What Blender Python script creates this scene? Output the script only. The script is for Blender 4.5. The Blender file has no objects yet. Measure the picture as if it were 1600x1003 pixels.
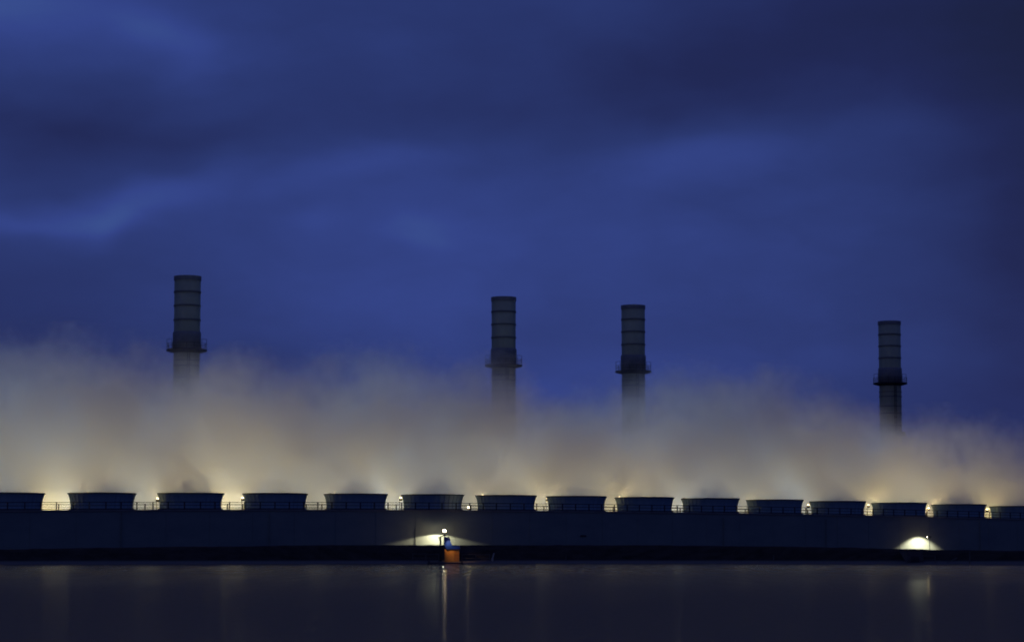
import bpy, math, random
from math import pi, sin, cos, tan, atan, atan2, exp, sqrt
from mathutils import Vector, Matrix, noise
random.seed(7)
S = bpy.context.scene
COL = S.collection

# ------------------------------------------------------------------ helpers
class MB:
    """collects shapes and links them as ONE mesh object"""
    def __init__(s): s.v = []; s.f = []; s.sm = []
    def add(s, vs, fs, smooth=False):
        n = len(s.v); s.v += [tuple(v) for v in vs]
        s.f += [tuple(i + n for i in f) for f in fs]; s.sm += [smooth] * len(fs)
    def box(s, x0, x1, y0, y1, z0, z1, M=None):
        vs = [Vector((x, y, z)) for x in (x0, x1) for y in (y0, y1) for z in (z0, z1)]
        if M: vs = [M @ v for v in vs]
        s.add(vs, [(0,1,3,2),(4,6,7,5),(0,4,5,1),(2,3,7,6),(0,2,6,4),(1,5,7,3)])
    def tube(s, a, b, r, r2=None, n=8):
        a = Vector(a); b = Vector(b); r2 = r if r2 is None else r2
        d = (b - a).normalized(); t = Vector((0,0,1)) if abs(d.z) < .9 else Vector((1,0,0))
        p = d.cross(t).normalized(); q = d.cross(p)
        vs = []
        for c, rr in ((a, r), (b, r2)):
            for i in range(n):
                w = 2*pi*i/n; vs.append(c + (p*cos(w) + q*sin(w))*rr)
        fs = [(i, (i+1) % n, n + (i+1) % n, n + i) for i in range(n)]
        s.add(vs, fs, True); s.add(vs[:n], [tuple(range(n))]); s.add(vs[n:], [tuple(range(n))])
    def lathe(s, prof, n=64, c=(0,0,0), closed=False, smooth=True):
        vs = []; m = len(prof)
        for r, z in prof:
            for i in range(n):
                w = 2*pi*i/n; vs.append((c[0] + r*cos(w), c[1] + r*sin(w), c[2] + z))
        fs = []
        for j in range(m if closed else m-1):
            k = (j+1) % m
            for i in range(n):
                i2 = (i+1) % n; fs.append((j*n+i, j*n+i2, k*n+i2, k*n+i))
        s.add(vs, fs, smooth)
    def ball(s, c, r, n=16, m=10, sz=1.0):
        prof = [(r*sin(pi*j/m) + 1e-4, -r*sz*cos(pi*j/m)) for j in range(m+1)]
        s.lathe(prof, n, c)
    def build(s, name, mat, parent=None):
        me = bpy.data.meshes.new(name); me.from_pydata(s.v, [], s.f); me.update()
        me.polygons.foreach_set('use_smooth', s.sm)
        import bmesh
        bm = bmesh.new(); bm.from_mesh(me)
        bmesh.ops.recalc_face_normals(bm, faces=bm.faces); bm.to_mesh(me); bm.free()
        me.materials.append(mat)
        o = bpy.data.objects.new(name, me); COL.objects.link(o)
        if parent: o.parent = parent
        return o

def tag(o, label=None, cat=None, group=None, kind=None):
    if label: o['label'] = label
    if cat: o['category'] = cat
    if group: o['group'] = group
    if kind: o['kind'] = kind
    return o
def empty(name, loc, rz=0):
    o = bpy.data.objects.new(name, None); COL.objects.link(o)
    o.location = loc; o.rotation_euler = (0, 0, rz); o.empty_display_size = .5
    return o
def copy_tree(o, parent=None):
    c = o.copy(); COL.objects.link(c)
    if parent: c.parent = parent
    for ch in [x for x in S.objects if x.parent == o]: copy_tree(ch, c)
    return c
def lerp(tab, x):
    if x <= tab[0][0]: return tab[0][1]
    for (a, b), (c, d) in zip(tab, tab[1:]):
        if x <= c:
            t = (x-a)/(c-a); t = t*t*(3-2*t)
            return b + (d-b)*t
    return tab[-1][1]

# ------------------------------------------------------------------ materials
def newmat(name):
    m = bpy.data.materials.new(name); m.use_nodes = True
    nt = m.node_tree; nt.nodes.clear()
    return m, nt, nt.nodes, nt.links
def surf(name, c1, c2, scale=1.0, rough=.8, metal=0, bump=.1, stretch=(1,1,1), bscale=None, spec=.3):
    m, nt, N, L = newmat(name)
    out = N.new('ShaderNodeOutputMaterial'); b = N.new('ShaderNodeBsdfPrincipled')
    tc = N.new('ShaderNodeTexCoord'); mp = N.new('ShaderNodeMapping'); mp.inputs['Scale'].default_value = stretch
    n1 = N.new('ShaderNodeTexNoise'); n1.inputs['Scale'].default_value = scale; n1.inputs['Detail'].default_value = 6; n1.inputs['Roughness'].default_value = .65
    cr = N.new('ShaderNodeValToRGB'); cr.color_ramp.elements[0].position = .3; cr.color_ramp.elements[1].position = .72
    cr.color_ramp.elements[0].color = (*c1, 1); cr.color_ramp.elements[1].color = (*c2, 1)
    bp = N.new('ShaderNodeBump'); bp.inputs['Strength'].default_value = bump; bp.inputs['Distance'].default_value = .05
    n2 = N.new('ShaderNodeTexNoise'); n2.inputs['Scale'].default_value = bscale or scale*6; n2.inputs['Detail'].default_value = 4
    L.new(tc.outputs['Object'], mp.inputs[0]); L.new(mp.outputs[0], n1.inputs[0]); L.new(mp.outputs[0], n2.inputs[0])
    L.new(n1.outputs[0], cr.inputs[0]); L.new(cr.outputs[0], b.inputs['Base Color'])
    L.new(n2.outputs[0], bp.inputs['Height']); L.new(bp.outputs[0], b.inputs['Normal'])
    b.inputs['Roughness'].default_value = rough; b.inputs['Metallic'].default_value = metal
    b.inputs['Specular IOR Level'].default_value = spec
    L.new(b.outputs[0], out.inputs[0])
    return m
def emit(name, col, st):
    m, nt, N, L = newmat(name)
    out = N.new('ShaderNodeOutputMaterial'); e = N.new('ShaderNodeEmission')
    e.inputs[0].default_value = (*col, 1); e.inputs[1].default_value = st
    L.new(e.outputs[0], out.inputs[0]); return m

M_shell = surf('fan_shell_grp', (.15,.24,.30), (.22,.31,.36), .5, .6, stretch=(2,2,.4), bump=.15)
M_rim = surf('fan_rim_paint', (.05,.06,.08), (.08,.09,.11), 1.5, .6)
M_wall = surf('wall_cladding', (.13,.16,.16), (.19,.22,.20), .12, .75, stretch=(1,1,2.2), bump=.12)
M_deck = surf('deck_concrete', (.12,.12,.12), (.2,.2,.19), .5, .85)
M_dark = surf('dark_steel', (.018,.02,.024), (.035,.037,.04), 2, .6, metal=.2)
M_chim = surf('chimney_steel', (.30,.31,.20), (.43,.43,.29), .22, .75, stretch=(1,1,.35), bump=.1)
M_chimd = surf('chimney_shroud_steel', (.18,.18,.18), (.26,.26,.26), .5, .7)
M_band = surf('chimney_band_steel', (.14,.14,.13), (.2,.2,.18), .8, .7)
M_dim = surf('tarred_wood', (.07,.065,.055), (.12,.11,.09), 2, .85)
M_bank = surf('bank_earth', (.018,.013,.011), (.055,.042,.034), .45, .95, bump=.8, bscale=3, spec=.05)
M_orange = surf('orange_paint', (.62,.24,.04), (.8,.34,.07), .8, .6)
M_blue = surf('blue_paint', (.004,.03,.24), (.008,.045,.32), .8, .5)
M_pale = surf('pale_weathered_wood', (.25,.23,.19), (.42,.39,.32), 2, .8)
M_conc = surf('quay_concrete', (.05,.045,.05), (.1,.09,.09), .6, .9)
M_bulb = emit('lamp_bulb_glow', (1, .84, .56), 85)
M_bulb2 = emit('deck_lamp_glow', (1, .8, .45), 5)
WARM = (1.0, .72, .28)

def tide(m):
    nt = m.node_tree; N = nt.nodes; L = nt.links
    b = [n for n in N if n.type == 'BSDF_PRINCIPLED'][0]; src = b.inputs['Base Color'].links[0].from_socket
    g = N.new('ShaderNodeNewGeometry'); s = N.new('ShaderNodeSeparateXYZ'); L.new(g.outputs['Position'], s.inputs[0])
    r = N.new('ShaderNodeMapRange'); r.inputs['From Min'].default_value = .55; r.inputs['From Max'].default_value = .3; L.new(s.outputs[2], r.inputs['Value'])
    x = N.new('ShaderNodeMix'); x.data_type = 'RGBA'; x.inputs['B'].default_value = (.13, .11, .10, 1) if 'B' in x.inputs else (0,0,0,1)
    x.inputs[7].default_value = (.15, .125, .105, 1)
    L.new(r.outputs[0], x.inputs[0]); L.new(src, x.inputs[6]); L.new(x.outputs[2], b.inputs['Base Color'])
tide(M_bank)

# ------------------------------------------------------------------ camera
EYE = 1.15; F = 3778.0; PITCH = atan((868-501.5)/F)
cd = bpy.data.cameras.new('camera'); cam = bpy.data.objects.new('camera', cd); COL.objects.link(cam)
cd.sensor_fit = 'HORIZONTAL'; cd.sensor_width = 36; cd.lens = 85 * .997; cd.clip_start = .5; cd.clip_end = 30000
cam.location = (0, 0, EYE); cam.rotation_euler = (pi/2 + PITCH, 0, 0)
S.camera = cam
def P(px, py, Y):
    """where something seen at that bearing stands, Y metres away"""
    return Vector(((px-800)/F*Y, Y, EYE + Y*tan(PITCH + atan((501.5-py)/F))))

# ------------------------------------------------------------------ world: dusk sky with soft clouds
SUN_EL, SUN_ROT = math.radians(2.0), math.radians(200)
w = bpy.data.worlds.new('World'); S.world = w; w.use_nodes = True
nt = w.node_tree; N = nt.nodes; L = nt.links; N.clear()
out = N.new('ShaderNodeOutputWorld'); bg = N.new('ShaderNodeBackground'); L.new(bg.outputs[0], out.inputs[0])
tc = N.new('ShaderNodeTexCoord'); sep = N.new('ShaderNodeSeparateXYZ'); L.new(tc.outputs['Generated'], sep.inputs[0])
def mth(op, a, b=None, c=None, clamp=False):
    n = N.new('ShaderNodeMath'); n.operation = op; n.use_clamp = clamp
    for i, v in enumerate((a, b, c)):
        if v is None: continue
        if isinstance(v, (int, float)): n.inputs[i].default_value = v
        else: L.new(v, n.inputs[i])
    return n.outputs[0]
def wnoise(scale, detail, stretch, rough=.5, dist=0, off=(0,0,0)):
    mp = N.new('ShaderNodeMapping'); mp.inputs['Scale'].default_value = stretch; mp.inputs['Location'].default_value = off
    L.new(tc.outputs['Generated'], mp.inputs[0])
    n = N.new('ShaderNodeTexNoise'); n.inputs['Scale'].default_value = scale; n.inputs['Detail'].default_value = detail
    n.inputs['Roughness'].default_value = rough; n.inputs['Distortion'].default_value = dist
    L.new(mp.outputs[0], n.inputs[0]); return n.outputs[0]
# warp so that cloud masses have soft uneven edges
wx = mth('MULTIPLY', mth('SUBTRACT', wnoise(9, 3, (1,1,2), off=(3,1,2)), .5), .07)
wz = mth('MULTIPLY', mth('SUBTRACT', wnoise(9, 3, (1,1,2), off=(9,5,1)), .5), .04)
X = mth('ADD', sep.outputs[0], wx); Z = mth('ADD', sep.outputs[2], wz)
def blob(px, py, rx, ry, amp, tilt=0):
    x0 = (px-800)/F; z0 = sin(PITCH + atan((501.5-py)/F)); a = rx/F; b = ry/F
    dx = mth('SUBTRACT', X, x0); dz = mth('SUBTRACT', Z, z0)
    if tilt: dz = mth('SUBTRACT', dz, mth('MULTIPLY', dx, tilt))
    q = mth('ADD', mth('POWER', mth('ABSOLUTE', mth('DIVIDE', dx, a)), 2), mth('POWER', mth('ABSOLUTE', mth('DIVIDE', dz, b)), 2))
    return mth('MULTIPLY', mth('EXPONENT', mth('MULTIPLY', q, -1)), amp)
v = mth('MULTIPLY', mth('SUBTRACT', wnoise(14, 5, (1,1,2.4), .45, .3), .5), .20)
v = mth('ADD', v, mth('MULTIPLY', mth('SUBTRACT', wnoise(45, 4, (1,1,2.2), .55, .6, (2,7,3)), .5), .05))
v = mth('ADD', v, .455)
BL = [(90, 50, 260, 95, .17, -.2), (270, 80, 90, 40, .14, -.3), (20, 35, 90, 30, .12, 0), (240, 300, 120, 38, .17, .35), (60, 348, 150, 22, .15, 0), (185, 352, 50, 26, .10, .4),
      (560, 262, 230, 28, .07, .15), (670, 356, 50, 18, .10, 0), (483, 350, 40, 26, .06, 0), (600, 360, 330, 75, .08, 0), (1140, 225, 140, 45, .15, 0), (900, 400, 520, 150, .09, 0),
      (560, 480, 300, 80, .05, 0), (830, 610, 350, 60, .12, 0),
      (1080, 100, 260, 90, -.20, 0), (1450, 40, 330, 130, -.22, 0), (200, 200, 380, 38, -.17, 0), (1650, 260, 190, 420, -.33, 0),
      (60, 250, 130, 40, -.08, .2), (720, 150, 260, 50, -.06, 0), (30, 520, 260, 110, -.10, 0), (1360, 440, 200, 90, -.05, 0)]
for b in BL: v = mth('ADD', v, blob(*b))
cr = N.new('ShaderNodeValToRGB'); L.new(v, cr.inputs[0])
def lin(r, g, b): return tuple((c/255/12.92 if c/255 <= .04045 else ((c/255+.055)/1.055)**2.4) for c in (r, g, b))
E = cr.color_ramp.elements
E[0].position = 0; E[0].color = (*lin(22, 28, 60), 1)
E[1].position = 1; E[1].color = (*lin(74, 108, 146), 1)
for p_, c_ in ((.22, lin(29, 37, 84)), (.45, lin(39, 53, 110)), (.62, lin(49, 66, 135)), (.8, lin(58, 82, 144))):
    e = E.new(p_); e.color = (*c_, 1)
sky = N.new('ShaderNodeTexSky'); sky.sky_type = 'NISHITA'; sky.sun_disc = False
sky.sun_elevation = SUN_EL; sky.sun_rotation = SUN_ROT
mul = N.new('ShaderNodeVectorMath'); mul.operation = 'SCALE'; mul.inputs['Scale'].default_value = .002
L.new(sky.outputs[0], mul.inputs[0])
add = N.new('ShaderNodeVectorMath'); add.operation = 'ADD'; L.new(cr.outputs[0], add.inputs[0]); L.new(mul.outputs[0], add.inputs[1])
L.new(add.outputs[0], bg.inputs[0]); bg.inputs[1].default_value = 1.0

sd = bpy.data.lights.new('sun', 'SUN'); sd.energy = .015; sd.angle = math.radians(12); sd.color = (.75, .82, 1)
so = bpy.data.objects.new('sun', sd); COL.objects.link(so); so.rotation_euler = (math.radians(65), 0, math.radians(-20))

# ------------------------------------------------------------------ layout of the row of cooling cells
CK = .0205; Y0 = 356.0; A0 = -782.3; B0 = 128.2
R0 = Vector((A0/F*Y0, Y0, 0)); DU = Vector((B0/F*Y0, CK*Y0, 0)); CELL = DU.length
U = DU.normalized(); BK = Vector((-U.y, U.x, 0)); ANG = atan2(U.y, U.x)
def zdeck(k): return 8.38 - .0142*(k-7.3)**2
def kk(k): return k + .04*sin(2*pi*(k-1)/12)
def row(k, y=0, z=0):
    return R0 + DU*k + BK*y + Vector((0, 0, z))
K0, K1 = -1.5, 15.5
GZ = 2.2   # plant ground level

# ------------------------------------------------------------------ ground (bank + plant ground) and water
TOE = [(-75, 283), (-40, 300), (-10, 324), (25, 318), (50, 290), (75, 268)]
CR = [(0, 859.5), (140, 857), (300, 855), (550, 852.6), (1000, 852.8), (1200, 854.5), (1300, 856), (1400, 858.5), (1500, 860.5), (1600, 861.5)]
def toe(x): return lerp(TOE, x)
def crest(x):
    Yc = toe(x) + 10; px = 800 + x/Yc*F
    return EYE + (868 - lerp(CR, px))*Yc/F
xs = [-6000, -2500, -900, -400, -200] + [-120 + .8*i for i in range(301)] + [200, 400, 900, 2500, 6000]
def nz(x, y, s, z=0): return noise.fractal(Vector((x*s, y*s, z)), 1.0, 2.0, 4)
rows_ = []
for t in range(0, 33):
    r = []
    for x in xs:
        tx = toe(x); cz = crest(x)
        if t <= 24:
            d = -4 + t*.6                       # distance inland from the waterline
            y = tx + d + .35*nz(x, 3, .25)
            if d < .0: z = .12*d
            elif d < 1.3: z = .1 + .12*d + .05*nz(x, d, .9)
            else:
                q = min(1, (d-1.3)/7.5); q = q*q*(3-2*q)*.5 + q*.5
                z = .25 + (cz-.25)*q + .11*nz(x, d*2, .55, 4) * (1 if q < 1 else .55)
        else:
            y = tx + [0, 14, 20, 26, 60, 150, 400, 1500, 9000][t-24]
            z = cz - [0, .25, .35, .4, .4, .4, .4, .4, .4][t-24] if t < 28 else min(cz-.3, GZ)
            if t >= 27: y = max(y, [340, 400, 600, 1500, 3000, 12000][t-27]) if t > 27 else y
        r.append((x, y, z))
    rows_.append(r)
nx = len(xs); vs = [v_ for r in rows_ for v_ in r]
fs = [(j*nx+i, j*nx+i+1, (j+1)*nx+i+1, (j+1)*nx+i) for j in range(len(rows_)-1) for i in range(nx-1)]
g = MB(); g.add(vs, fs, True)
tag(g.build('ground', M_bank), kind='structure')

m, nt_, N2, L2 = newmat('lake_water')
o_ = N2.new('ShaderNodeOutputMaterial'); gl = N2.new('ShaderNodeBsdfGlossy'); gl.inputs['Roughness'].default_value = .03
df = N2.new('ShaderNodeBsdfDiffuse'); df.inputs['Color'].default_value = (.29, .20, .12, 1)
mx = N2.new('ShaderNodeMixShader'); ge = N2.new('ShaderNodeNewGeometry')
dt = N2.new('ShaderNodeSeparateXYZ'); L2.new(ge.outputs['Incoming'], dt.inputs[0])
# reflectance of rippled water seen at a grazing angle
def m2(op, a, b):
    n = N2.new('ShaderNodeMath'); n.operation = op
    for i, v in enumerate((a, b)):
        if isinstance(v, (int, float)): n.inputs[i].default_value = v
        else: L2.new(v, n.inputs[i])
    return n.outputs[0]
fr = m2('ADD', m2('MULTIPLY', m2('POWER', 2.718, m2('MULTIPLY', dt.outputs[2], -240.0)), 1.9), .016)
tcw = N2.new('ShaderNodeTexCoord'); gs = N2.new('ShaderNodeSeparateXYZ'); L2.new(tcw.outputs['Object'], gs.inputs[0])
def patch(sx, sy):                                       # noise put into the reflectance: breaks glints into sparkle and grain
    mp = N2.new('ShaderNodeMapping'); mp.inputs['Scale'].default_value = (sx, sy, 1); L2.new(tcw.outputs['Object'], mp.inputs[0])
    n = N2.new('ShaderNodeTexNoise'); n.inputs['Scale'].default_value = 1; n.inputs['Detail'].default_value = 3; n.inputs['Roughness'].default_value = .7
    L2.new(mp.outputs[0], n.inputs[0]); return n.outputs[0]
far = N2.new('ShaderNodeMapRange'); far.inputs['From Min'].default_value = 60; far.inputs['From Max'].default_value = 200
L2.new(gs.outputs[1], far.inputs['Value'])
pm = N2.new('ShaderNodeMix'); L2.new(far.outputs[0], pm.inputs[0]); L2.new(patch(5, 1.1), pm.inputs[2]); L2.new(patch(1.6, .06), pm.inputs[3])
gain = N2.new('ShaderNodeMapRange'); gain.inputs['From Min'].default_value = .36; gain.inputs['From Max'].default_value = .66
gain.inputs['To Min'].default_value = .15; gain.inputs['To Max'].default_value = 2.3; L2.new(pm.outputs[0], gain.inputs['Value'])
fr = m2('MULTIPLY', fr, gain.outputs[0])
fr = m2('MINIMUM', fr, .85); L2.new(fr, mx.inputs[0]); L2.new(df.outputs[0], mx.inputs[1]); L2.new(gl.outputs[0], mx.inputs[2])
tc2 = N2.new('ShaderNodeTexCoord')
prev = None
for sc_, st_, di_ in (((.35, 1.1, 1), .6, .2), ((2.0, 3.5, 1), .7, .09)):
    mp = N2.new('ShaderNodeMapping'); mp.inputs['Scale'].default_value = sc_; L2.new(tc2.outputs['Object'], mp.inputs[0])
    n = N2.new('ShaderNodeTexNoise'); n.inputs['Scale'].default_value = 1; n.inputs['Detail'].default_value = 5; L2.new(mp.outputs[0], n.inputs[0])
    bp = N2.new('ShaderNodeBump'); bp.inputs['Strength'].default_value = st_; bp.inputs['Distance'].default_value = di_
    fl = N2.new('ShaderNodeMapRange'); fl.inputs['From Min'].default_value = 30; fl.inputs['From Max'].default_value = 240
    fl.inputs['To Min'].default_value = st_*.07; fl.inputs['To Max'].default_value = st_*.3; L2.new(gs.outputs[1], fl.inputs['Value']); L2.new(fl.outputs[0], bp.inputs['Strength'])
    L2.new(n.outputs[0], bp.inputs['Height'])
    if prev: L2.new(prev, bp.inputs['Normal'])
    prev = bp.outputs[0]
L2.new(prev, gl.inputs['Normal']); L2.new(prev, df.inputs['Normal']); L2.new(mx.outputs[0], o_.inputs[0])
wm = MB(); wm.add([(-6000,-300,0),(6000,-300,0),(6000,420,0),(-6000,420,0)], [(0,1,2,3)])
tag(wm.build('water', m), kind='structure')

# ------------------------------------------------------------------ cooling tower building
root = empty('cooling_tower_building', row(7, 0, GZ-.4), ANG)
tag(root, 'long low dark cooling tower building with plain wall under the row of fan stacks', 'building')
Li = root.matrix_basis.copy()
def lx(k): return (k-7)*CELL
base = GZ-.4
STEP = .25
ks = [K0 + i*STEP for i in range(int((K1-K0)/STEP)+1)]
wl = MB()
# clad front and rear walls: shallow vertical pilasters at every half cell
for yy, sgn in ((-8.0, -1), (8.0, 1)):
    for a, c in zip(ks, ks[1:]):
        za, zc = zdeck(a)-base-.25, zdeck(c)-base-.25
        x0, x1 = lx(a), lx(c)
        wl.add([(x0, yy, 0), (x1, yy, 0), (x1, yy, zc), (x0, yy, za)], [(0,1,2,3)])
for k in (K0, K1):
    wl.add([(lx(k), -8, 0), (lx(k), 8, 0), (lx(k), 8, zdeck(k)-base-.25), (lx(k), -8, zdeck(k)-base-.25)], [(0,1,2,3)])
wl.build('wall', M_wall, root)
for i in range(34):
    k = K0 + .5 + i*.5
    if k > K1-.2: break
    j = MB(); xx = lx(k); j.box(xx-.05, xx+.05, -8.035, -8.002, .0, zdeck(k)-base-.3)
    j.build('pilaster', M_wall, root)
dk = MB()
for a, c in zip(ks, ks[1:]):
    za, zc = zdeck(a)-base, zdeck(c)-base; x0, x1 = lx(a), lx(c)
    dk.add([(x0,-8.12,za-.24),(x1,-8.12,zc-.24),(x1,-8.12,zc),(x0,-8.12,za),(x0,8.12,za-.24),(x1,8.12,zc-.24),(x1,8.12,zc),(x0,8.12,za)],
           [(0,1,2,3),(4,7,6,5),(3,2,6,7),(0,4,5,1)])
dk.build('roof_deck', M_deck, root)
def wall_x(px, y=-8.0):
    # the place along the row where the bearing px meets the plane y
    t = (px-800)/F; o = R0 + BK*y
    return ((t*o.y - o.x)/(U.x - t*U.y))    # metres from k=0
def wlx(px, y=-8.0): return wall_x(px, y) - 7*CELL
pp = MB(); xx = wlx(649); pp.tube((xx, -8.13, 0), (xx, -8.09, 3.7), .05); pp.box(xx-.14, xx+.14, -8.24, -8.05, 2.9, 3.1)
pp.build('drain_pipe', M_wall, root)
vt = MB(); xx = wlx(911)
vt.box(xx-.55, xx+.55, -8.1, -8.004, 2.35, 2.62); vt.build('vent', M_dark, root)
for px in (190, 421, 1130, 1290, 1530):
    vt = MB(); xx = wlx(px); vt.tube((xx, -8.2, 0), (xx, -8.2, zdeck(3)-base-.6), .07); vt.build('drain_pipe', M_wall, root)

# ------------------------------------------------------------------ fan stacks
def make_fan():
    r = empty('fan_stack', (0, 0, 0))
    h = 2.52
    prof = []
    for i in range(15):
        t = i/14; z = t*h
        rr = 4.62 + .42*abs((t-.22)/.78)**1.9 if t > .22 else 4.62 + .10*((.22-t)/.22)**2
        prof.append((rr, z))
    inner = [(a-.09, z) for a, z in reversed(prof)]
    s = MB(); s.lathe(prof + inner, 72, closed=True)
    for i in range(36):                                  # moulded vertical flanges of the shell panels
        wA = 2*pi*(i+.5)/36; M = Matrix.Rotation(wA, 4, 'Z')
        for (r0, z0), (r1, z1) in zip(prof[:-1:2], prof[2::2]):
            z1 = min(z1, h-.16)
            vs = [M @ Vector(p) for p in ((r0-.02,-.035,z0),(r0-.02,.035,z0),(r0+.07,.035,z0),(r0+.07,-.035,z0),(r1-.02,-.035,z1),(r1-.02,.035,z1),(r1+.07,.035,z1),(r1+.07,-.035,z1))]
            s.add(vs, [(0,3,2,1),(4,5,6,7),(0,1,5,4),(1,2,6,5),(2,3,7,6),(3,0,4,7)])
    s.build('shell', M_shell, r)
    q = MB(); R_ = prof[-1][0]
    q.lathe([(R_-.10, h+.004), (R_-.10, h+.07), (R_+.13, h+.07), (R_+.13, h-.09), (R_+.004, h-.09), (R_+.004, h+.004)], 72, closed=True, smooth=False)
    q.build('rim', M_rim, r)
    q = MB(); q.lathe([(4.73, .004), (4.95, .004), (4.95, .16), (4.74, .16)], 72, closed=True, smooth=False)
    q.build('base_ring', M_rim, r)
    q = MB(); q.ball((0,0,1.2), .45, 12, 8); q.box(-4.4, 4.4, -.15, .15, .5, .75)
    hb = q.build('fan_hub', M_dark, r)
    for i in range(8):
        bl = MB(); M = Matrix.Rotation(2*pi*i/8, 4, 'Z') @ Matrix.Rotation(.25, 4, 'X')
        bl.box(.5, 4.35, -.28, .28, 1.17, 1.22, M); bl.build('fan_blade', M_dark, r)
    return r
fan0 = make_fan()
FL = ['dark blue fan stack cut off by the left edge of the photo',
      'wide blue fan stack left of the gap below the leftmost chimney, first fully in view',
      'blue fan stack directly below the leftmost and tallest looking chimney',
      'blue fan stack just right of the one below the leftmost chimney',
      'blue fan stack two to the right of the one below the leftmost chimney',
      'blue fan stack left of the bright low lamp, above the left wall light pool',
      'blue fan stack below the second chimney, right of the bright low lamp',
      'blue fan stack midway between the two middle chimneys',
      'blue fan stack below the third chimney from the left',
      'blue fan stack just right of the one below the third chimney',
      'blue fan stack two to the right of the one below the third chimney',
      'blue fan stack just left of the one below the rightmost chimney',
      'blue fan stack below the rightmost chimney with ribs lit by a lamp at its left',
      'blue fan stack second from the right edge, right of the wall light pool',
      'blue fan stack cut off by the right edge of the photo']
for k in range(15):
    o = fan0 if k == 0 else copy_tree(fan0)
    kq = kk(k)
    o.location = row(kq, 0, zdeck(kq)+.02); o.rotation_euler = (0, 0, ANG + random.uniform(-.05, .05))
    tag(o, FL[k], 'fan stack', 'cooling fan stacks along the roof')

# ------------------------------------------------------------------ railings on the deck
def railing(y, label, step, seed):
    rnd = random.Random(seed)
    r = empty('deck_railing', row(7, y, zdeck(7)), ANG); tag(r, label, 'railing', 'railings along the roof edges')
    z7 = zdeck(7)
    for hgt, rad in ((1.12, .06), (.62, .045), (.14, .06)):
        mb = MB()
        for a, c in zip(ks, ks[1:]):
            mb.tube((lx(a), 0, zdeck(a)-z7+hgt), (lx(c), 0, zdeck(c)-z7+hgt), rad, n=6)
        mb.build('rail', M_dark, r)
    s = lx(K0)+.3; n = 0
    while s < lx(K1) and n < 99:
        k = s/CELL+7; mb = MB(); mb.box(s-.075, s+.075, -.06, .06, zdeck(k)-z7+.004, zdeck(k)-z7+1.17)
        mb.build('post', M_dark, r); s += step*(1+rnd.uniform(-.05, .05)); n += 1
    return r
railing(-7.85, 'thin dark railing along the front edge of the roof, before the fan stacks', 2.5, 1)
railing(7.7, 'thin dark railing along the rear edge of the roof, behind the fan stacks', 2.8, 2)

# ------------------------------------------------------------------ lamps
def light(name, kind, loc, energy, parent, col=WARM, size=.25, spot=None, rot=None):
    d = bpy.data.lights.new(name, kind); d.energy = energy; d.color = col
    d.shadow_soft_size = size
    if spot: d.spot_size = math.radians(spot[0]); d.spot_blend = spot[1]
    o = bpy.data.objects.new(name, d); COL.objects.link(o); o.location = loc
    if rot: o.rotation_euler = rot
    if parent: o.parent = parent
    return o
DL = ['deck lamp glowing over the rim of the first fully visible fan stack',
      'deck lamp at the left shoulder of the fan stack below the leftmost chimney',
      'deck lamp glowing at the left rim of the fan stack right of the leftmost chimney',
      'faint deck lamp at the second fan stack right of the leftmost chimney',
      'deck lamp at the left rim of the fan stack left of the low lamp',
      'deck lamp above the left rim of the fan stack below the second chimney',
      'deck lamp at the left rim of the fan stack midway between the two middle chimneys',
      'deck lamp at the left rim of the fan stack below the third chimney',
      'deck lamp at the left rim of the fan stack right of the third chimney',
      'faint deck lamp at the second fan stack right of the third chimney',
      'faint deck lamp left of the fan stack before the rightmost chimney',
      'bright deck lamp in the gap left of the fan stack below the rightmost chimney',
      'bright deck lamp in the second gap from the right, between two fan stacks',
      'bright deck lamp in the gap nearest the right edge of the photo']
# bearing, elevation, energy: each stands behind the stacks, near the roof's rear edge
DLP = [(137, 771, 1500), (246, 780, 1500), (379, 779, 1700), (516, 774, 900), (626, 779, 1100), (754, 774, 1600), (855, 780, 1900), (968, 778, 1500),
       (1069, 781, 1500), (1169, 785, 900), (1263, 790, 700), (1357, 790, 4300), (1451, 795, 4000), (1542.5, 797, 4000)]
def make_deck_lamp():
    r = empty('deck_lamp', (0,0,0))
    q = MB(); q.tube((0,.0,.004),(0,.0,1), .06, .05); return r, q
ENG = .85; FLOOD = 4500
for i, (px, py, en) in enumerate(DLP):
    y = 6.7; s = wall_x(px, y); k = s/CELL; pos = row(k, y, 0)
    z = P(px, py, pos.y).z
    zd = zdeck(k)
    r = empty('deck_lamp', (pos.x, pos.y, zd), ANG)
    tag(r, DL[i], 'lamp', 'lamps behind the fan stacks')
    q = MB(); q.tube((0, .35, .004), (0, .35, z-zd+.3), .06, .045); q.tube((0, .35, z-zd+.3), (0, 0, z-zd+.33), .04); q.build('pole', M_dark, r)
    q = MB(); q.lathe([(.02, .34), (.12, .33), (.34, .2), (.32, .2), (.1, .3), (.02, .31)], 16, (0, 0, z-zd), closed=True); q.build('lamp_shade', M_dark, r)
    q = MB(); q.ball((0, 0, z-zd+.08), .17, 12, 8); q.build('bulb', M_bulb2, r)
    if True:                                        # cowl added on the lake side to keep lamp streaks off the water
        q = MB(); q.lathe([(.26, -.42), (.28, -.42), (.28, -.04), (.26, -.04)], 20, (0, 0, z-zd), closed=True)
        q.v = [(a_, b_ if b_ < .1 else .1, c_) for a_, b_, c_ in q.v]; q.build('added_cowl', M_dark, r)
    light('deck_lamp_light', 'POINT', (0, -.02, z-zd-.16), en*ENG, r, size=.12)

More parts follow.
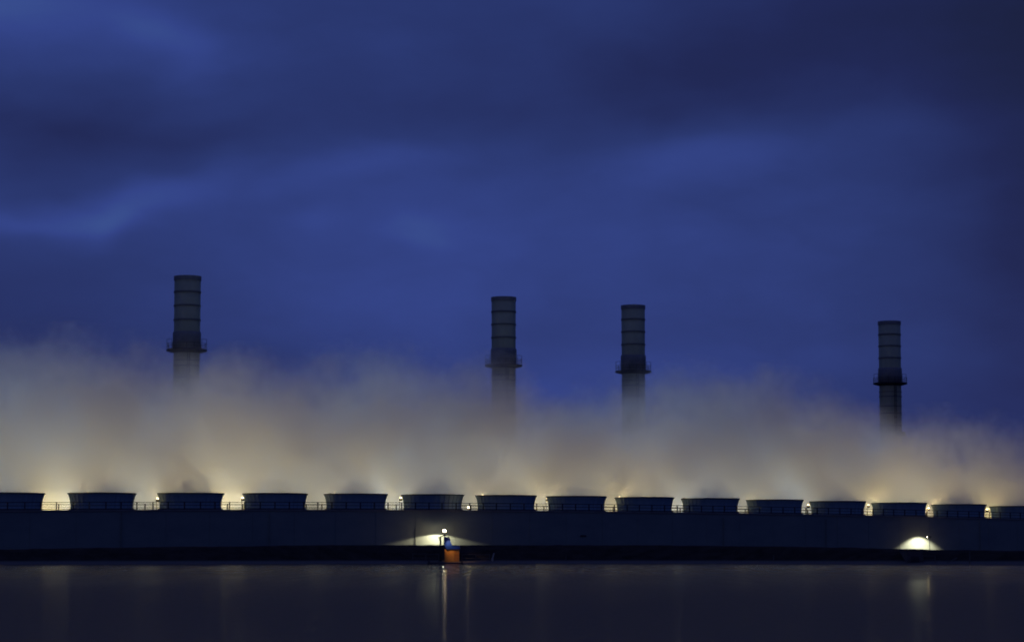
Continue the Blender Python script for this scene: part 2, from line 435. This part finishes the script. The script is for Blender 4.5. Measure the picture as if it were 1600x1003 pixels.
# low bright lamp on the roof edge seen in the gap left of the second chimney's stack
y = -7.2; s = wall_x(732, y); k = s/CELL; pos = row(k, y, zdeck(k))
r = empty('edge_lamp', pos, ANG); tag(r, 'small bright lamp at roof edge in the gap left of the second chimney', 'lamp')
q = MB(); q.tube((0,0,.004),(0,0,.22), .05); q.box(-.2,.2,-.12,.12,.22,.3); q.build('bracket', M_dark, r)
q = MB(); q.ball((0,-.02,.47), .17, 12, 8); q.build('bulb', emit('edge_lamp_glow', (1,.83,.5), 9), r)
light('edge_lamp_light', 'POINT', (0, 0, .9), 35, r, size=.15)

# unseen floodlights behind the building, to light the steam; cool ones added for tint
flood = None
for i in range(17):
    k = -1.0 + i*1.0; y = 23 + (19 if i % 2 else 0) + 2*sin(i*2.1)
    pos = row(k, y, GZ-.3)
    r = empty('flood_mast', pos, ANG)
    tag(r, 'unseen flood mast behind the building, set to light the steam', 'lamp', 'flood masts behind the building')
    q = MB(); q.tube((0,0,0),(0,0,3.4), .12, .09); q.build('pole', M_dark, r)
    q = MB(); q.box(-.5,.5,-.2,.2,3.4,3.55); q.build('lamp_head', M_dark, r)
    fe = (1.3 if k < 3.5 else 1.0 if k < 9 else 1.15) * (1 + .35*sin(i*1.9+.6))
    light('flood_light', 'POINT', (0, 0, 4.1), fe*FLOOD*(1.15 if k < 9 else 1.0)*(2.5 if i % 2 else 1.3), r, col=((.62, .84, 1.0) if i % 2 else (1, .77, .27)), size=1.0)

# lamp post before the wall, above the orange cabin
s = wall_x(694.5, -10.5); pos = row(s/CELL, -10.5); pos.z = P(694.5, 830, pos.y).z
r = empty('street_lamp', (pos.x, pos.y, GZ-.5), ANG); zl = pos.z-(GZ-.5)
tag(r, 'lit street lamp on a thin pole before the wall, above the orange cabin', 'street lamp')
q = MB(); q.tube((0,.12,0),(0,.12,zl+.25), .07, .05); q.build('pole', M_dark, r)
q = MB(); q.lathe([(.02,.42),(.25,.38),(.42,.22),(.40,.22),(.2,.34),(.02,.36)], 20, (0,0,zl), closed=True); q.build('lamp_shade', M_dark, r)
q = MB(); q.ball((0,0,zl), .2, 16, 10); q.build('bulb', M_bulb, r)
light('street_light', 'SPOT', (0, .35, zl-.35), 2000, r, col=(1,.85,.55), size=.06, spot=(160, .10), rot=(math.radians(6), 0, 0))
light('street_light_glow', 'POINT', (0, -.45, zl+.05), 85, r, size=.2)

# slim lamp post throwing the bright oval pool on the wall at the right
pos = row(wall_x(1434, -8.0)/CELL, -11.0, GZ-.5); zl = 4.3-pos.z
r = empty('street_lamp', pos, ANG)
tag(r, 'slim dark lamp post in front of the bright oval pool at the right', 'street lamp')
q = MB(); q.tube((0,-.1,0),(0,-.1,zl+.16), .06, .05); q.build('pole', M_dark, r)
q = MB(); q.box(-.3,.3,-.2,.5,zl+.1,zl+.2); q.box(-.3,.3,-.2,-.17,zl-.05,zl+.098); q.box(-.3,-.27,-.166,.2,zl-.05,zl+.098); q.box(.27,.3,-.166,.2,zl-.05,zl+.098); q.build('lamp_shade', M_dark, r)
q = MB(); q.box(-.2,.2,-.1,.4,zl+.05,zl+.098); q.build('bulb', M_bulb, r)
light('street_light', 'SPOT', (0, .1, zl-.08), 4300, r, col=(1,.86,.58), size=.05, spot=(127, .36), rot=(math.radians(33), 0, 0))
light('street_light_glow', 'POINT', (0, .45, zl-.12), 25, r, size=.1)

# ------------------------------------------------------------------ chimneys
def make_chimney():
    r = empty('chimney', (0,0,0)); H = 67.3
    s = MB(); s.lathe([(3.15, 0), (3.15, H-17.0), (3.2, H-.1), (3.08, H-.1), (3.0, H-16), (3.0, 0)], 48, closed=True); s.build('shaft', M_chim, r)
    s = MB(); s.lathe([(3.24, H-1.0), (3.34, H-1.0), (3.34, H), (3.24, H)], 48, closed=True, smooth=False); s.build('rim', M_chimd, r)
    for z, t in ((H-4.1, .42), (H-7.4, .34), (H-10.9, .38), (H-20.7, .2), (H-22.1, .3), (H-24.9, .3), (H-27, .34), (H-30.5,.3), (H-34,.3), (H-40,.3)):
        b_ = MB(); b_.lathe([(3.21, z), (3.33, z), (3.33, z+t), (3.21, z+t)], 48, closed=True, smooth=False); b_.build('band', M_band, r)
    # dark lagged section above the platform
    s = MB(); s.lathe([(3.26, H-17.8), (3.42, H-17.8), (3.42, H-13.9), (3.3, H-13.6), (3.26, H-13.6)], 48, closed=True); s.build('lagging', M_chimd, r)
    PZ = H-18.0
    s = MB(); s.lathe([(3.22, PZ-.75), (4.7, PZ-.35), (4.9, PZ-.3), (4.9, PZ+.12), (3.22, PZ+.12)], 48, closed=True, smooth=False); s.build('platform', M_dark, r)
    g_ = MB()
    for i in range(16):
        a = 2*pi*i/16; c, d = cos(a)*4.8, sin(a)*4.8
        g_.tube((c, d, PZ+.13), (c, d, PZ+(2.6 if i in (8, 0) else 1.5)), .055, n=6)
    for zz in (.8, 1.5):
        g_.lathe([(4.76, PZ+zz), (4.84, PZ+zz), (4.84, PZ+zz+.07), (4.76, PZ+zz+.07)], 48, closed=True, smooth=False)
    for a in (pi, 0):                                     # hooped cage ends over the ladder openings
        c, d = cos(a)*4.8, sin(a)*4.8
        g_.tube((c, d, PZ+2.6), (c*.76, d*.76, PZ+2.75), .05, n=6); g_.tube((c*.76, d*.76, PZ+2.75), (c*.76, d*.76, PZ+.2), .05, n=6)
    g_.build('guard_rail', M_dark, r)
    la = MB(); a = -pi/2+.14
    M = Matrix.Rotation(a + pi/2, 4, 'Z')
    for sx in (-.28, .28): la.box(sx-.05, sx+.05, -3.62, -3.52, 2, PZ-.8, M)
    z = 3
    while z < PZ-1:
        la.box(-.23, .23, -3.6, -3.54, z, z+.07, M); z += .5
    z = 4
    while z < PZ-1:
        la.box(-.4, .4, -3.95, -3.88, z, z+.1, M); la.box(-.4, -.33, -3.88, -3.4, z, z+.1, M); la.box(.33, .4, -3.88, -3.4, z, z+.1, M); z += 1.6
    la.build('ladder', M_dark, r)
    for zz in (H-33.5, H-37.5):
        s = MB(); s.box(-.2, 2.6, -4.3, -3.2, zz, zz+.25, M); s.box(-.2, 2.6, -4.3, -4.24, zz+.25, zz+1.2, M); s.build('rest_landing', M_dark, r)
    return r
ch0 = make_chimney()
CH = [(294.5, 585, 'leftmost tall chimney, looking the biggest, sinking into steam just below its platform'),
      (787, 633, 'second chimney from the left, pale and nearly swallowed by steam under its platform'),
      (988.5, 654, 'third chimney from the left with dark bands and ladder below its platform'),
      (1387, 699, 'rightmost and farthest chimney, its ladder trailing down into the steam')]
for i, (px, Y, lb) in enumerate(CH):
    o = ch0 if i == 0 else copy_tree(ch0)
    o.location = ((px-800)/F*Y*1.012, Y, 1.5); o.rotation_euler = (0, 0, .12 + .0*i)
    tag(o, lb, 'chimney', 'power station chimneys rising from the steam')

# ------------------------------------------------------------------ things on the bank
def bank_z(x, y):
    d = y - toe(x)
    q = max(0, min(1, (d-1.3)/7.5)); q = q*q*(3-2*q)*.5 + q*.5
    return .25 + (crest(x)-.25)*q
p = P(706.5, 876, toe(-8)+2.0)
cz = bank_z(p.x, p.y)-.15
r = empty('waterside_cabin', (p.x, p.y, cz)); tag(r, 'orange waterside cabin with blue roof and slanted blue hood under the lamp', 'cabin')
q = MB(); q.box(-.98, .98, -.85, .85, .0, 1.70)
for i in range(10):
    x_ = -.93 + i*.2; q.box(x_, x_+.07, -.885, -.852, .06, 1.66)
q.build('body', M_orange, r)
q = MB(); q.add([(-.72,-.95,1.704),(1.06,-.95,1.704),(1.06,.95,1.704),(-.72,.95,1.704),(-.98,-.95,2.16),(1.02,-.95,2.16),(1.02,.95,2.16),(-.98,.95,2.16)],
                [(0,3,2,1),(4,5,6,7),(0,1,5,4),(1,2,6,5),(2,3,7,6),(3,0,4,7)]); q.build('roof', M_blue, r)
q = MB(); q.add([(-.98,-.5,2.164),(.02,-.5,2.164),(.02,.5,2.164),(-.98,.5,2.164),(-1.15,-.5,3.35),(-.42,-.5,3.35),(-.42,.5,3.35),(-1.15,.5,3.35)],
                [(0,3,2,1),(4,5,6,7),(0,1,5,4),(1,2,6,5),(2,3,7,6),(3,0,4,7)]); q.build('hood', M_blue, r)
q = MB(); q.box(-.35,.35,-.89,-.887,.1,1.5); q.build('door', M_orange, r)

# dark post at the cabin corner; its downlight is added to brighten the cabin
p = P(688.5, 875, toe(-9)+2.0); r = empty('jetty_post', (p.x, p.y, bank_z(p.x, p.y)-.2))
tag(r, 'dark upright post with a short crossarm left of the orange cabin', 'post')
zt = P(688.5, 838, p.y).z - r.location.z
q = MB(); q.tube((0,0,0),(0,0,zt), .13, .10); q.build('shaft', M_dark, r)
q = MB(); q.tube((-.15,0,zt-.25),(.5,0,zt+.1), .05); q.tube((0,0,zt-.9),(-.3,0,zt-.1), .05); q.tube((.5,0,zt+.1),(.62,-1.4,zt+.12), .04); q.build('crossarm', M_dark, r)
q = MB(); q.lathe([(.03,.16),(.16,.1),(.2,0),(.18,0),(.1,.08),(.03,.12)], 14, (.62,-1.5,zt-.05), closed=True); q.build('lamp_shade', M_dark, r)  # made-up shade around the added cabin light
light('cabin_fill_light', 'SPOT', (.62, -1.5, zt-.10), 300, r, col=(1,.66,.3), size=.05, spot=(72, .8), rot=(.45, -.55, 0))

def bank_rail(px0, px1, py, label, d=1.6):
    a = P(px0, 875, toe((px0-800)/F*315)+d); b_ = P(px1, 875, toe((px1-800)/F*315)+d)
    r = empty('bank_railing', (a.x, a.y, bank_z(a.x, a.y)-.1)); tag(r, label, 'railing')
    zt = P(px0, py, a.y).z - r.location.z; Lr = b_.x-a.x
    q = MB(); q.tube((0,0,zt),(Lr,b_.y-a.y,zt-.03), .035); q.tube((0,0,zt*.5),(Lr,b_.y-a.y,zt*.5), .03); q.build('rail', M_dim, r)
    n = max(2, int(Lr/1.5)+1)
    for i in range(n):
        x_ = Lr*i/(n-1); y_ = (b_.y-a.y)*i/(n-1)
        q = MB(); q.box(x_-.045, x_+.045, y_-.04, y_+.04, 0, zt+.06); q.build('post', M_dim, r)
bank_rail(645, 686, 866, 'low faint handrail on the bank left of the orange cabin')
bank_rail(722, 765, 867, 'low faint handrail on the bank right of the orange cabin')
bank_rail(1441, 1460, 869, 'short pale handrail on the bank right of the dark outlet block')

def lean(px, y0, y1, dx, label, name='mooring_post', wd=.1, d=1.6, mat=M_pale):
    Y = toe((px-800)/F*310)+d; a = P(px, y0, Y); b_ = P(px+dx, y1, Y+.3)
    r = empty(name, a); tag(r, label, name.replace('_', ' '))
    q = MB(); q.tube((0,0,-.3),(0,0,.1), wd*1.3); q.tube((0,0,.0), (b_.x-a.x, b_.y-a.y, b_.z-a.z), wd, wd*.8)
    q.build('shaft', mat, r)
lean(769.5, 874, 865, 2.5, 'small pale leaning post on the bank right of the orange cabin')
lean(1208, 877, 868, .3, 'thin faint post on the dark bank below the right hand fan stacks', wd=.06, mat=M_dim)
lean(1514, 880, 862, .3, 'thin faint post on the bank near the right edge', wd=.06, mat=M_dim)
lean(884, 876, 868, .4, 'thin faint post on the bank below the fan stack midway between middle chimneys', wd=.05, mat=M_dim)
# board leaning on the bank
p = P(1479, 880.5, toe(55)+1.2); r = empty('gangplank', p); tag(r, 'pale gangplank sloping up the bank near the right edge', 'gangplank')
e_ = P(1494, 873, toe(57)+3.6) - p
q = MB(); q.add([(0,-.25,0),(0,.25,0),(e_.x,e_.y+.25,e_.z),(e_.x,e_.y-.25,e_.z),(0,-.25,.1),(0,.25,.1),(e_.x,e_.y+.25,e_.z+.1),(e_.x,e_.y-.25,e_.z+.1)],
                [(0,1,2,3),(4,7,6,5),(0,4,5,1),(1,5,6,2),(2,6,7,3),(3,7,4,0)]); q.build('plank', M_dim, r)
for i in range(6):
    t = (i+.5)/6; q = MB(); q.box(e_.x*t-.03, e_.x*t+.03, e_.y*t-.25, e_.y*t+.25, e_.z*t+.085+.02, e_.z*t+.13); q.build('cleat', M_dim, r)
# outlet block
Yb = toe(47)+.6; p = P(1428.5, 882, Yb)
r = empty('outlet_block', (p.x, p.y, -.2)); tag(r, 'dark square outlet block at the waterline under the bright oval pool', 'outlet')
zt = P(1428, 858.5, Yb).z + .2
q = MB(); q.box(-.9,.9,0,6,0,zt-.18); q.build('block', M_conc, r)
q = MB(); q.box(-1.0,1.0,-.1,6.1,zt-.176,zt); q.build('cap', M_conc, r)
q = MB(); q.box(-1.3,1.3,-.5,-.004,0,.34); q.build('footing', M_dark, r)
q = MB(); q.box(-.5,.5,-.03,-.004,.35,1.2); q.build('sluice_gate', M_dark, r)
# landing slab under the cabin
p = P(694, 880, toe(-9)-.2)
r = empty('landing_stage', (p.x, p.y, -.15)); tag(r, 'low dark landing stage at the waterline before the orange cabin', 'landing stage')
q = MB(); q.box(-2.2, 2.6, -.3, 1.2, .0, .33); q.build('slab', M_conc, r)
for x_ in (-2.0, 2.4):
    q = MB(); q.tube((x_, -.42, -.2), (x_, -.42, .55), .09); q.build('pile', M_dark, r)

# ------------------------------------------------------------------ steam
# top outline of the cloud: bearing, height of the soft edge
TOP = [(-60, 550), (0, 558), (120, 548), (220, 572), (300, 590), (400, 585), (480, 600), (590, 582), (680, 590), (740, 600), (800, 628), (870, 650), (930, 634), (985, 642), (1020, 628),
       (1080, 606), (1180, 612), (1260, 628), (1330, 650), (1387, 694), (1440, 672), (1500, 676), (1560, 700), (1640, 730), (1720, 760)]
ST = []
YC = 26.0     # depth at which the outline is measured
for px, py in TOP:
    s = wall_x(px, YC); y = (R0 + U*s + BK*YC).y
    ST.append((s, EYE + y*tan(PITCH + atan((501.5-py)/F))))
SX0, SX1 = -60.0, 290.0
def htop(s): return lerp(ST, s)
hull = MB(); secs = []
ns = 120
for i in range(ns+1):
    s = SX0 + (SX1-SX0)*i/ns; zd = zdeck(s/CELL) ; h = htop(s) + 6.5 + 1.3*nz(s, 0, .06)
    n1 = 1.2*nz(s, 5, .08); n2 = 1.5*nz(s, 9, .07)
    secs.append([(s,-5.2,zd+2.66),(s,5.45,zd+2.66),(s,5.6,zd+1.9),(s,8.3,zd+1.7),(s,8.4,GZ+.1),(s,66,GZ+.1),(s,70,h*.45),(s,68,h*.8),(s,58,h+n1-.6),(s,44,h+n2),(s,30,h+n1),
                 (s,18,h-1.2+n2),(s,8,h-4.0+n1),(s,0,h-9+n2*.5),(s,-4,zd+3.0+(h-9-zd)*.45)])
m_ = len(secs[0]); vs = [v_ for sc_ in secs for v_ in sc_]; fs = []
for i in range(ns):
    for j in range(m_):
        j2 = (j+1) % m_; fs.append((i*m_+j, (i+1)*m_+j, (i+1)*m_+j2, i*m_+j2))
fs.append(tuple(range(m_))); fs.append(tuple(ns*m_+j for j in range(m_)))
hull.add(vs, fs)

m, nt_, N, L = newmat('steam')
o_ = N.new('ShaderNodeOutputMaterial')
tc = N.new('ShaderNodeTexCoord'); sp = N.new('ShaderNodeSeparateXYZ'); L.new(tc.outputs['Object'], sp.inputs[0])
fc = N.new('ShaderNodeFloatCurve'); cv = fc.mapping.curves[0]
ZM = 60.0
t_ = mth('DIVIDE', mth('SUBTRACT', sp.outputs[0], SX0), SX1-SX0, clamp=True)
pts = [((s-SX0)/(SX1-SX0), z/ZM) for s, z in ST if SX0 < s < SX1]
cv.points[0].location = (0, ST[0][1]/ZM); cv.points[1].location = (1, ST[-1][1]/ZM)
for a, b_ in pts: cv.points.new(a, b_)
fc.mapping.update(); L.new(t_, fc.inputs['Value'])
H_ = mth('MULTIPLY', fc.outputs[0], ZM)
def snoise(scale, detail, rough=.55, stretch=(1,1,1), off=(0,0,0)):
    mp = N.new('ShaderNodeMapping'); mp.inputs['Scale'].default_value = stretch; mp.inputs['Location'].default_value = off
    L.new(tc.outputs['Object'], mp.inputs[0])
    n = N.new('ShaderNodeTexNoise'); n.inputs['Scale'].default_value = scale; n.inputs['Detail'].default_value = detail; n.inputs['Roughness'].default_value = rough
    L.new(mp.outputs[0], n.inputs[0]); return n.outputs[0]
nA = snoise(.07, 4, .6)
# soft upper edge, pushed about by the noise; the front of the cloud leans back
y_ = sp.outputs[1]; z_ = sp.outputs[2]
lean_ = mth('MULTIPLY', mth('MAXIMUM', mth('SUBTRACT', 16.0, y_), 0), .42)
e = mth('SUBTRACT', mth('ADD', H_, mth('MULTIPLY', mth('ADD', mth('SUBTRACT', nA, .5), mth('MULTIPLY', mth('SUBTRACT', snoise(.2, 4, .6, (1,1,1.2), (1,8,3)), .5), .35)), 26.0)), mth('ADD', z_, lean_))
e = mth('DIVIDE', e, 10.0)
mr = N.new('ShaderNodeMapRange'); mr.interpolation_type = 'SMOOTHSTEP'; mr.inputs['From Min'].default_value = -.5; mr.inputs['From Max'].default_value = 1.1
L.new(e, mr.inputs['Value'])
lump = mth('MAXIMUM', mth('MULTIPLY', mth('SUBTRACT', snoise(.105, 6, .66, (1,1,.75), (11,4,2)), .40), 11.0), .10)
hm = N.new('ShaderNodeMapRange'); hm.inputs['From Min'].default_value = 8; hm.inputs['From Max'].default_value = 20; hm.inputs['To Min'].default_value = .45
L.new(z_, hm.inputs['Value'])
lump = mth('ADD', mth('MULTIPLY', lump, hm.outputs[0]), mth('SUBTRACT', 1.0, hm.outputs[0]))
fm = N.new('ShaderNodeMapRange'); fm.interpolation_type = 'SMOOTHSTEP'; fm.inputs['From Min'].default_value = 2; fm.inputs['From Max'].default_value = 16
fm.inputs['To Min'].default_value = .12; L.new(mth('ADD', y_, mth('MULTIPLY', mth('SUBTRACT', z_, 14.0), .25)), fm.inputs['Value'])
d = mth('MULTIPLY', mth('MULTIPLY', mth('MULTIPLY', mr.outputs[0], lump), fm.outputs[0]), .076)
# dense young plumes straight over the fan mouths
ph = mth('SUBTRACT', mth('FRACT', mth('ADD', mth('DIVIDE', mth('ADD', sp.outputs[0], mth('MULTIPLY', mth('SUBTRACT', z_, 10.5), .25)), CELL), .5)), .5)
px_ = mth('MULTIPLY', ph, CELL/4.2)
py_ = mth('DIVIDE', mth('SUBTRACT', y_, mth('MULTIPLY', mth('SUBTRACT', z_, 10.5), .5)), 4.4)
rr_ = mth('ADD', mth('MULTIPLY', px_, px_), mth('MULTIPLY', py_, py_))
pl = mth('EXPONENT', mth('MULTIPLY', mth('MULTIPLY', rr_, rr_), -1))
pl = mth('MULTIPLY', pl, mth('EXPONENT', mth('MULTIPLY', mth('MAXIMUM', mth('SUBTRACT', z_, 10.5), 0), -.28)))
fine = mth('MAXIMUM', mth('SUBTRACT', mth('MULTIPLY', snoise(.55, 4, .65), 3.2), 1.15), 0)
vary = mth('MAXIMUM', mth('SUBTRACT', mth('MULTIPLY', snoise(.045, 1, .5, (1,.0,.0), (5,0,0)), 3.4), 1.1), .3)
d = mth('ADD', d, mth('MULTIPLY', mth('MULTIPLY', mth('MULTIPLY', pl, fine), vary), 0.6))
pv = N.new('ShaderNodeVolumePrincipled')
pv.inputs['Color'].default_value = (.93, .93, .94, 1); pv.inputs['Anisotropy'].default_value = .1
L.new(d, pv.inputs['Density']); L.new(pv.outputs[0], o_.inputs['Volume'])
try: m.cycles.volume_sampling = 'MULTIPLE_IMPORTANCE'
except Exception: pass
try: m.cycles.volume_step_rate = .5
except Exception: pass
st = hull.build('steam', m)
st.location = R0; st.rotation_euler = (0, 0, ANG)
tag(st, 'long bank of pale steam rising from the cooling fans, lit warm from below', 'steam', kind='stuff')

# ------------------------------------------------------------------ render settings
S.view_settings.view_transform = 'Standard'; S.view_settings.look = 'None'; S.view_settings.exposure = 0
c = S.cycles
c.max_bounces = 6; c.volume_bounces = 2; c.diffuse_bounces = 2; c.glossy_bounces = 3
c.filter_width = 1.9; c.use_denoising = True; c.sample_clamp_indirect = 3; c.volume_max_steps = 256
try: c.use_light_tree = True
except Exception: pass
